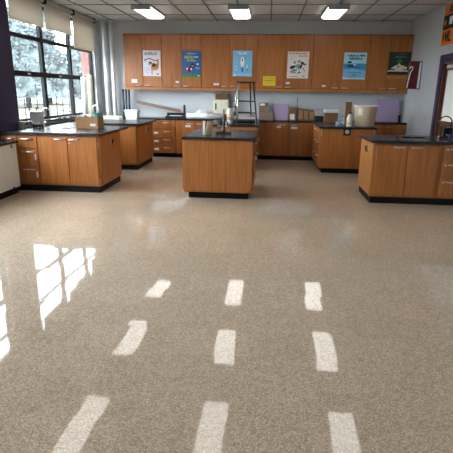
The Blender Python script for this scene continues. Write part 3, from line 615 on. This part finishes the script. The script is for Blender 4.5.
for x in (a+.02, b-.045): 
    for y in (c_+.02, d_-.045): part(t, 'foot', MB().box(x, x+.025, y, y+.025, Z, .9645), 'blackm')
part(t, 'strap', MB().tube([(a+.01, c_-.004, 1.02), (-3.915, c_-.006, .985), (-3.875, c_-.006, .972), (-3.825, c_-.006, .985), (b-.008, c_-.004, 1.02)], .007, 6), 'whitep')
single('soap_carton', 'small pale carton beside the canister on the near left bench', 'carton', MB().box(-4.05, -3.975, 7.30, 7.38, Z, 1.03, .004), 'grey', (-4.01, 7.34, Z))
# retort stands along the window ledge
def retort(x, y, z, h, label, clamps):
    t = thing('retort_stand', label, 'stand', (x, y, z), 'retort stands')
    part(t, 'base', MB().box(x-.05, x+.05, y-.035, y+.035, z, z+.015, .003), 'blackm'); part(t, 'rod', MB().tube([(x, y, z+.015), (x, y, z+h)], .006, 8), 'blackm')
    for zc, l in clamps: part(t, 'clamp', MB().tube([(x, y-l*.35, z+zc), (x, y+l*.65, z+zc)], .006, 6), 'blackm')
for y, h, l, cl in ((7.58, .42, 'short stand by the purple panel on the window ledge', ((.12, .12), (.3, .08))), (7.72, .50, 'second stand from the purple panel on the window ledge', ((.2, .14),)), (8.02, .62, 'tall stand left of the first mullion on the window ledge', ((.15, .16), (.45, .1))), (8.78, .46, 'stand just right of the first mullion on the window ledge', ((.1, .2), (.28, .12))), (9.05, .52, 'stand under the middle window on the window ledge', ((.14, .22),)), (9.36, .44, 'stand left of the second mullion on the window ledge', ((.2, .12), (.1, .2))), (10.25, .62, 'tall stand under the window nearest the pipes on the ledge', ((.35, .16), (.5, .1)))):
    retort(XL+.045, y, SILL+.0005, h, l, cl)
# far left bench
for x, y, r, z1, m_, l in ((-3.985, 10.03, .056, 1.80, 'whitep', 'white paper roll standing at the window, nearest the glass'), (-3.862, 10.06, .060, 1.84, 'cream', 'cream paper roll standing upright, nearest the pipes')):
    t = thing('paper_roll', l, 'paper roll', (x, y, Z), 'standing paper rolls')
    part(t, 'roll', MB().lathe((x, y, Z), [(r, 0), (r, z1-Z)], 18), m_); part(t, 'core', MB().lathe((x, y, z1+.0005), [(r*.5, 0), (r*.45, .02)], 12), 'paper')
t = thing('plastic_bin', 'white plastic bin on the far left bench', 'bin', (-2.99, 10.2, Z))
part(t, 'body', MB().hexa([(-3.11, 10.12, Z), (-2.88, 10.12, Z), (-2.88, 10.30, Z), (-3.11, 10.30, Z)], [(-3.14, 10.10, 1.10), (-2.85, 10.10, 1.10), (-2.85, 10.32, 1.10), (-3.14, 10.32, 1.10)]), 'whitep'); part(t, 'lid', MB().box(-3.15, -2.84, 10.09, 10.33, 1.1005, 1.125, .005), 'whitep')
t = thing('tray', 'low cream tray of paper on the far left bench', 'tray', (-3.4, 10.1, Z)); part(t, 'body', MB().box(-3.62, -3.22, 9.98, 10.24, Z, .965, .006), 'cream'); part(t, 'paper', MB().box(-3.60, -3.24, 10.0, 10.22, .9655, .985), 'paper')
for x, l in ((-3.50, 'dark navy chart tube leaning in the corner, nearer the pipes'), (-3.43, 'dark navy chart tube in the corner, nearer the white bin'), (-3.36, 'slim dark chart tube in the corner, third from the pipes')):
    t = thing('chart_tube', l, 'tube', (x, 11.25, Z), 'chart tubes'); part(t, 'tube', MB().lathe((x, 11.25, Z), [(.026, 0), (.026, .62)], 14), 'navy'); part(t, 'cap', MB().lathe((x, 11.25, Z+.6205), [(.029, 0), (.029, .025)], 14), 'blackm')
# back run, left half
ang = math.atan2(-.17, 1.05)
t = thing('plank_pair', 'two long thin boards tilted on the back worktop', 'board', (-2.65, 11.25, 1.13))
def slat(dz, th, m_):
    c1, s1 = math.cos(ang), math.sin(ang)
    p0 = Vector((-3.17, 0, 1.235+dz)); p1 = Vector((-2.11, 0, 1.035+dz))
    return MB().hexa([(p0.x, 11.20, p0.z), (p1.x, 11.20, p1.z), (p1.x, 11.30, p1.z), (p0.x, 11.30, p0.z)], [(p0.x, 11.20, p0.z+th), (p1.x, 11.20, p1.z+th), (p1.x, 11.30, p1.z+th), (p0.x, 11.30, p0.z+th)])
part(t, 'board', slat(0, .03, 'plank'), 'plank'); part(t, 'board', slat(.036, .03, 'plank'), 'plank'); part(t, 'spacer', slat(.0305, .005, 'cardd'), 'cardd')
single('hanging_cord', 'thin cord from the wall cabinet holding the tilted boards', 'cord', MB().tube([(-3.12, 11.25, 1.295), (-3.12, 11.25, 1.59)], .004, 6), 'whitep', (-3.12, 11.25, 1.295))
t = thing('paper_cutter', 'black guillotine paper cutter with raised arm on the back worktop', 'paper cutter', (-2.18, 11.1, Z))
part(t, 'base', MB().box(-2.42, -1.93, 10.98, 11.32, Z, .965, .004), 'blackm'); part(t, 'bed_rail', MB().box(-2.42, -2.0, 11.18, 11.32, .9655, 1.03, .004), 'blackm')
part(t, 'arm', MB().box(-1.985, -1.935, 11.0, 11.03, .9655, 1.225, .006), 'blackm'); part(t, 'paper', MB().box(-2.32, -2.04, 10.99, 11.12, .9655, .975), 'paper')
t = thing('paper_roll', 'long white paper roll lying on the back worktop', 'paper roll', (-1.45, 10.99, Z)); part(t, 'roll', MB().tube([(-1.90, 10.99, Z+.062), (-1.0, 10.99, Z+.062)], .06, 20), 'whitep'); part(t, 'core', MB().tube([(-1.905, 10.99, Z+.062), (-.995, 10.99, Z+.062)], .025, 12), 'card')
mb = MB()
bmesh.ops.create_icosphere(mb.bm, subdivisions=3, radius=1, matrix=Matrix.Translation((-1.58, 11.25, .985)) @ Matrix.Diagonal((.17, .10, .13, 1)))
for v in mb.bm.verts:
    v.co += Vector((random.uniform(-1, 1), random.uniform(-1, 1), random.uniform(-1, 1)))*.014; v.co.z = max(v.co.z, Z)
single('plastic_bag', 'white plastic bag slumped behind the long paper roll', 'bag', mb, 'whitep', (-1.58, 11.25, Z))
carton('brown box under the cream cabinet, behind the long paper roll', -1.30, -.90, 11.12, 11.42, Z, 1.02, 'cardd')
t = thing('meter_box', 'cream two-panel box with dark slot handle on the back worktop', 'box', (-1.10, 11.27, 1.022))
part(t, 'case', MB().box(-1.285, -.925, 11.16, 11.40, 1.022, 1.352, .006), 'cream'); part(t, 'panel', MB().box(-1.275, -1.085, 11.15, 11.1595, 1.032, 1.342, .003), 'cream'); part(t, 'panel', MB().box(-1.07, -.935, 11.15, 11.1595, 1.032, 1.342, .003), 'cream')
part(t, 'handle', MB().box(-1.245, -1.215, 11.14, 11.1495, 1.12, 1.27, .004), 'blackm')
single('wooden_block', 'brown wooden block on top of the cream box', 'block', MB().box(-1.25, -.95, 11.22, 11.38, 1.3525, 1.49, .004), 'cardd', (-1.10, 11.30, 1.3525))
# centre rear bench
t = thing('spray_bottle', 'white bottle with brown cap on the centre rear bench', 'bottle', (-.762, 9.45, Z))
part(t, 'body', MB().lathe((-.762, 9.45, Z), [(.05, 0), (.055, .01), (.055, .24), (.045, .28), (.024, .30), (.022, .315)]), 'p_off'); part(t, 'label', MB().lathe((-.762, 9.45, Z+.08), [(.0557, 0), (.0557, .12)]), 'tan'); part(t, 'cap', MB().lathe((-.762, 9.45, Z+.3155), [(.028, 0), (.028, .05), (.012, .065)]), 'brownp')
t = thing('foil_duct', 'crinkled silver foil duct lying on the centre rear bench', 'duct', (-.45, 9.52, Z))
mb = MB(); pr = []; k = 0
xs_ = [-.66+.42*i/40 for i in range(41)]
part(t, 'duct', mb.tube([(x, 9.52, Z+.096) for x in xs_], [.09 if i % 2 else .082 for i in range(41)], 24), 'foil')
t = thing('frame_stand', 'tall black four-legged frame standing over the foil duct', 'stand', (-.44, 9.52, Z))
part(t, 'top_plate', MB().box(-.625, -.265, 9.40, 9.62, 1.705, 1.735, .006), 'blackm')
for (a, y0_), (b, y1_), m_ in (((-.585, 9.41), (-.61, 9.32), 'chrome'), ((-.30, 9.41), (-.20, 9.32), 'blackm'), ((-.60, 9.60), (-.72, 9.76), 'chrome'), ((-.37, 9.60), (-.33, 9.76), 'blackm')):
    part(t, 'leg', MB().tube([(a, y0_, 1.7045), (b, y1_, Z+.005)], .015, 8), m_)
def lp(a, b, y0_, y1_, z): k = (1.705-z)/(1.705-Z); return (a+(b-a)*k, y0_+(y1_-y0_)*k, z)
for z in (1.135, 1.36):
    A, B, C_, D_ = lp(-.585, -.61, 9.41, 9.32, z), lp(-.30, -.20, 9.41, 9.32, z), lp(-.37, -.33, 9.60, 9.76, z), lp(-.60, -.72, 9.60, 9.76, z)
    for q in ((A, B), (B, C_), (C_, D_), (D_, A)): part(t, 'crossbar', MB().tube(q, .010, 6), 'blackm')
for z in (1.02, 1.18, 1.30, 1.45): q = lp(-.60, -.72, 9.60, 9.76, z); part(t, 'clamp', MB().box(q[0]-.03, q[0]+.035, q[1]-.03, q[1]+.03, z-.035, z+.035, .006), 'chrome')
part(t, 'side_plate', MB().hexa([lp(-.60, -.72, 9.58, 9.74, 1.0), (lp(-.60, -.72, 9.58, 9.74, 1.0)[0]+.05, 9.71, 1.0), (lp(-.60, -.72, 9.58, 9.74, 1.0)[0]+.05, 9.72, 1.0), lp(-.60, -.72, 9.60, 9.75, 1.0)], [lp(-.60, -.72, 9.58, 9.74, 1.5), (lp(-.60, -.72, 9.58, 9.74, 1.5)[0]+.05, 9.62, 1.5), (lp(-.60, -.72, 9.58, 9.74, 1.5)[0]+.05, 9.63, 1.5), lp(-.60, -.72, 9.60, 9.75, 1.5)]), 'steel')
single('clamp_block', 'dark clamp lying beside the foil duct on the centre rear bench', 'clamp', MB().box(-.98, -.86, 9.30, 9.42, Z, .97, .01), 'steel', (-.92, 9.36, Z))
# centre front island
t = thing('lab_tap', 'dark laboratory tap with silver valves on the centre front island', 'tap', (-.675, 7.25, Z))
part(t, 'base_plate', MB().box(-.79, -.56, 7.17, 7.33, Z, .932, .006), 'blackm'); part(t, 'column', MB().lathe((-.675, 7.25, .9325), [(.028, 0), (.02, .03), (.018, .12), (.014, .13), (.012, .34), (.004, .355)]), 'steel')
for s in (-1, 1):
    v_ = part(t, 'valve', MB().tube([(-.675+s*.018, 7.25, 1.02), (-.675+s*.10, 7.25, 1.03)], .011, 8), 'chrome'); part(v_, 'handle', MB().tube([(-.675+s*.105, 7.25-.03, 1.03), (-.675+s*.105, 7.25+.03, 1.03)], .012, 8), 'blackm')
    part(t, 'nozzle', MB().tube([(-.675+s*.012, 7.25, 1.08), (-.675+s*.05, 7.22, 1.10), (-.675+s*.07, 7.20, 1.06)], .009, 8), 'steel')
t = thing('curled_card', 'white edged brown card curled upright on the centre front island', 'card', (-.89, 7.0, Z))
mb = MB(); cv = [(-.93+.075*math.sin(a), 6.93+.16*(1-math.cos(a))) for a in [math.pi*.5*k/10 for k in range(11)]]
lo = [mb.bm.verts.new((x, y, Z)) for x, y in cv]; hi = [mb.bm.verts.new((x+.045, y, 1.118)) for x, y in cv]; lo2 = [mb.bm.verts.new((x-.006, y+.004, Z)) for x, y in cv]; hi2 = [mb.bm.verts.new((x+.039, y+.004, 1.118)) for x, y in cv]
for i in range(10):
    mb.bm.faces.new((lo[i], lo[i+1], hi[i+1], hi[i])).smooth = True; mb.bm.faces.new((lo2[i+1], lo2[i], hi2[i], hi2[i+1])).smooth = True; mb.bm.faces.new((hi[i], hi[i+1], hi2[i+1], hi2[i]))
part(t, 'card', mb, 'tan'); part(t, 'white_edge', MB().box(-.958, -.924, 6.922, 6.93, Z, 1.12, .002), 'paper')
# back run, right half
carton('large grey-brown box, bottom of the stack on the back worktop', -.20, .135, 11.02, 11.34, Z, 1.110, 'cardg')
carton('medium brown box in the middle of the stack on the back worktop', -.20, .02, 11.06, 11.32, 1.1125, 1.215, 'cardg')
carton('small dark box with white label on top of the stack', -.20, .02, 11.08, 11.30, 1.2175, 1.30, 'cardd', (-.18, -.07, 1.235, 1.285))
def leanboard(label, x0, x1, z1, tilt, y, cat='board'):
    t = thing('board_folder', label, cat, ((x0+x1)/2, y, Z), 'lilac boards')
    part(t, 'cover', MB().hexa([(x0, y, Z), (x1, y, Z), (x1, y+.05, Z), (x0, y+.05, Z)], [(x0+.005, y+tilt, z1), (x1+.005, y+tilt, z1), (x1+.005, y+tilt+.05, z1), (x0+.005, y+tilt+.05, z1)]), 'lilac')
    part(t, 'edge_binding', MB().hexa([(x0-.004, y+.005, Z), (x0-.0005, y+.005, Z), (x0-.0005, y+.045, Z), (x0-.004, y+.045, Z)], [(x0+.001, y+tilt+.005, z1-.005), (x0+.0045, y+tilt+.005, z1-.005), (x0+.0045, y+tilt+.045, z1-.005), (x0+.001, y+tilt+.045, z1-.005)]), 'lilac')
leanboard('lilac board leaning upright next to the stack of boxes', .157, .485, 1.282, .06, 11.08)
carton('slim brown box with white label beside the lilac board', .51, .675, 11.06, 11.24, Z, 1.20, 'cardd', (.525, .635, .93, 1.06))
t = thing('desk_lamp', 'thin black rod stand with small silver head among the brown boxes', 'stand', (.695, 11.18, Z))
part(t, 'base', MB().box(.679, .701, 11.08, 11.28, Z, .93), 'blackm'); part(t, 'rod', MB().tube([(.69, 11.18, .93), (.69, 11.18, 1.425)], .007, 8), 'blackm'); part(t, 'head', MB().tube([(.615, 11.18, 1.43), (.73, 11.18, 1.435)], .014, 10), 'chrome')
for x0_, x1_, z, l in ((.712, .835, 1.175, 'brown box file next to the thin rod stand'), (.838, .955, 1.16, 'brown box file, middle of the three'), (.958, 1.075, 1.15, 'brown box file beside the dark grey bin')):
    t = thing('box_file', l, 'box file', ((x0_+x1_)/2, 11.15, Z), 'brown box files'); part(t, 'case', MB().box(x0_, x1_-.003, 11.04, 11.30, Z, z, .003), 'cardd'); part(t, 'spine', MB().box(x0_+.012, x1_-.015, 11.036, 11.0395, Z+.03, z-.03), 'card'); 
t = thing('storage_bin', 'dark bin with grey upper half on the back worktop', 'bin', (1.18, 11.05, Z)); part(t, 'lower', MB().box(1.09, 1.30, 10.92, 11.2, Z, 1.03, .006), 'blackm'); part(t, 'upper', MB().box(1.095, 1.295, 10.925, 11.195, 1.0305, 1.17, .006), 'grey')
t = thing('lidded_box', 'brown box with white lid on the right rear bench', 'box', (1.42, 10.65, Z)); part(t, 'body', MB().box(1.27, 1.56, 10.55, 10.78, Z, 1.12, .004), 'cardd'); part(t, 'lid', MB().box(1.262, 1.568, 10.54, 10.79, 1.1205, 1.19, .006), 'whitep')
# glassware on the right rear bench
def flask(label, x, y, r, h, liquid=True, m='glassy'):
    t = thing('flask', label, 'flask', (x, y, Z), 'glassware'); part(t, 'glass', MB().lathe((x, y, Z), [(r*.9, 0), (r, .01), (r, h*.35), (r*.45, h*.65), (r*.32, h*.7), (r*.32, h*.97), (r*.4, h)], 18), m)
    if liquid: part(t, 'liquid', MB().lathe((x, y, Z+.004), [(r*.86, 0), (r*.93, .01), (r*.93, h*.33)], 18), 'bluegl')
flask('conical glass flask with blue liquid on the right rear bench', 1.415, 9.42, .062, .20)
flask('slim clear glass flask beside the blue one', 1.50, 9.50, .035, .23, False)
flask('clear glass flask between the blue flask and the tan bottle', 1.545, 9.66, .045, .19, False)
t = thing('bottle', 'tan plastic bottle beside the bucket on the right rear bench', 'bottle', (1.615, 9.38, Z)); part(t, 'body', MB().lathe((1.615, 9.38, Z), [(.05, 0), (.054, .01), (.054, .15), (.048, .19), (.028, .22), (.026, .24)]), 'p_off'); part(t, 'cap', MB().lathe((1.615, 9.38, Z+.2405), [(.032, 0), (.032, .04), (.026, .045)]), 'brownp'); part(t, 'label', MB().lathe((1.615, 9.38, Z+.04), [(.0547, 0), (.0547, .09)]), 'tan')
carton('tall dark brown box behind the tan bottle', 1.60, 1.72, 9.86, 9.98, Z, 1.37, 'cardd')
t = thing('bucket', 'large tan plastic bucket with white label on the right rear bench', 'bucket', (1.955, 9.50, Z))
cx_, cy_ = 1.945, 9.56
part(t, 'body', MB().lathe((cx_, cy_, Z), [(.175, 0), (.185, .01), (.222, .36), (.226, .37)], 28), 'tan'); part(t, 'rim', MB().lathe((cx_, cy_, Z+.3705), [(.236, 0), (.238, .012), (.236, .03), (.215, .032)], 28), 'p_off')
lb = MB(); aa = [math.radians(q) for q in (-140, -132, -124, -116)]
for a0, a1 in zip(aa, aa[1:]): lb.hexa([(cx_+.211*math.cos(a0), cy_+.211*math.sin(a0), Z+.22), (cx_+.211*math.cos(a1), cy_+.211*math.sin(a1), Z+.22), (cx_+.205*math.cos(a1), cy_+.205*math.sin(a1), Z+.22), (cx_+.205*math.cos(a0), cy_+.205*math.sin(a0), Z+.22)], [(cx_+.224*math.cos(a0), cy_+.224*math.sin(a0), Z+.345), (cx_+.224*math.cos(a1), cy_+.224*math.sin(a1), Z+.345), (cx_+.218*math.cos(a1), cy_+.218*math.sin(a1), Z+.345), (cx_+.218*math.cos(a0), cy_+.218*math.sin(a0), Z+.345)])
part(t, 'label', lb, 'paper')
leanboard('large lilac board leaning in the right corner below the wall cabinets', 2.53, 3.03, 1.42, .09, 11.18)
# right front bench
t = thing('soap_bottle', 'dark blue pump bottle at the right edge of the right front bench', 'bottle', (2.86, 7.2, Z)); part(t, 'body', MB().lathe((2.86, 7.2, Z), [(.055, 0), (.06, .01), (.06, .15), (.03, .19), (.018, .20)]), 'navy'); part(t, 'pump', MB().tube([(2.86, 7.2, Z+.2), (2.86, 7.2, Z+.25), (2.81, 7.19, Z+.255)], .009, 8), 'blackm')
single('storage_tub', 'dark box behind the faucet on the right front bench', 'box', MB().box(2.70, 2.84, 7.40, 7.54, Z, 1.06, .008), 'blackm', (2.77, 7.47, Z))

# ------------------------------------------------------------------ outdoors
g = MB(); g.box(-160, XL-.13, -60, 160, -.6, -.5)
o = struct('ground', g, 'grass', 'pale dry lawn outside the windows'); o['category'] = 'lawn'
t = thing('brick_pier', 'red brick pier outside the window nearest the pipes', 'pier', (-4.44, 11.9, -.5)); part(t, 'bricks', MB().box(-4.53, -4.36, 11.35, 12.4, -.5, 3.9), 'brick'); part(t, 'cap', MB().box(-4.55, -4.34, 11.31, 12.44, 3.9005, 4.0), 'grey')
def tree(label, x, y, h, r, m_, cone, base, seed, n=5000):
    rr = random.Random(seed); t = thing('tree', label, 'tree', (x, y, -.5), 'trees across the lawn')
    part(t, 'trunk', MB().tube([(x, y, -.5), (x+.1, y, h*.5), (x, y+.1, h*.95)], [.28, .18, .04], 8), 'bark')
    vs, fs = [], []
    for k in range(n):
        f_ = rr.random()**.8; zz = base+(h-base)*f_; rad = r*((1-f_)*.95+.05 if cone else math.sqrt(max(.02, 1-(2*f_-1)**2)))*(.25+.75*rr.random()**.6)*(1+.25*math.sin(zz*2.3+seed))
        a = rr.uniform(0, 2*math.pi); c0 = Vector((x+rad*math.cos(a), y+rad*math.sin(a), zz)); s = rr.uniform(.14, .32)
        d1 = Vector((rr.gauss(0,1), rr.gauss(0,1), rr.gauss(0,.5))).normalized()*s; d2 = d1.cross(Vector((rr.gauss(0,1), rr.gauss(0,1), rr.gauss(0,1)))).normalized()*s*.5
        i = len(vs); vs += [c0-d1, c0-d2, c0+d1, c0+d2]; fs.append((i, i+1, i+2, i+3))
    K, NR = 14, 12                                   # dense inside of the crown
    i0 = len(vs)
    for a_ in range(NR+1):
        f_ = a_/NR; zz = base+(h-base)*f_*.97; pr = (1-f_)*.95+.05 if cone else math.sqrt(max(.02, 1-(2*f_-1)**2))
        for b_ in range(K): q_ = .72*r*pr*(1+.22*math.sin(b_*2.1+a_*1.7+seed)); vs.append(Vector((x+q_*math.cos(2*math.pi*b_/K), y+q_*math.sin(2*math.pi*b_/K), zz)))
    for a_ in range(NR):
        for b_ in range(K): fs.append((i0+a_*K+b_, i0+a_*K+(b_+1) % K, i0+(a_+1)*K+(b_+1) % K, i0+(a_+1)*K+b_))
    me = bpy.data.meshes.new('crown'); me.from_pydata([tuple(v-Vector((x, y, -.5))) for v in vs], [], fs); me.materials.append(M[m_]); cr_ = link('crown', me, t); cr_['kind'] = 'stuff'
T = [(-26, 49.5, 13, 3.4, 'leafA', True, .6, 'broad fir tree behind the window beside the purple panel'), (-33, 54, 5.5, 3.0, 'leafB', False, .5, 'pale round tree left of the broad fir'), (-29, 61, 11, 4.2, 'leafA', True, .4, 'fir tree seen through the middle window'),
     (-40, 68, 12, 4.0, 'leafB', False, .8, 'pale round tree seen through the middle window'), (-25, 69, 10, 3.0, 'leafC', True, .4, 'dark narrow tree near the second mullion'), (-31, 82, 12, 4.5, 'leafB', False, .6, 'pale round tree seen through the window nearest the pipes'),
     (-43, 54, 6, 4.2, 'leafC', False, -.2, 'low bushy tree at the far side of the lawn'), (-46, 82, 6, 5, 'leafC', False, -.2, 'low wide tree at the far side of the lawn behind the mullion'), (-40, 98, 7, 6, 'leafC', False, -.2, 'low wide tree furthest across the lawn'), (-56, 66, 8, 6, 'leafC', False, -.2, 'low tree behind the fir of the middle window')]
for k, q in enumerate(T): tree(q[7], q[0], q[1], q[2], q[3], q[4], q[5], q[6], 100+k)
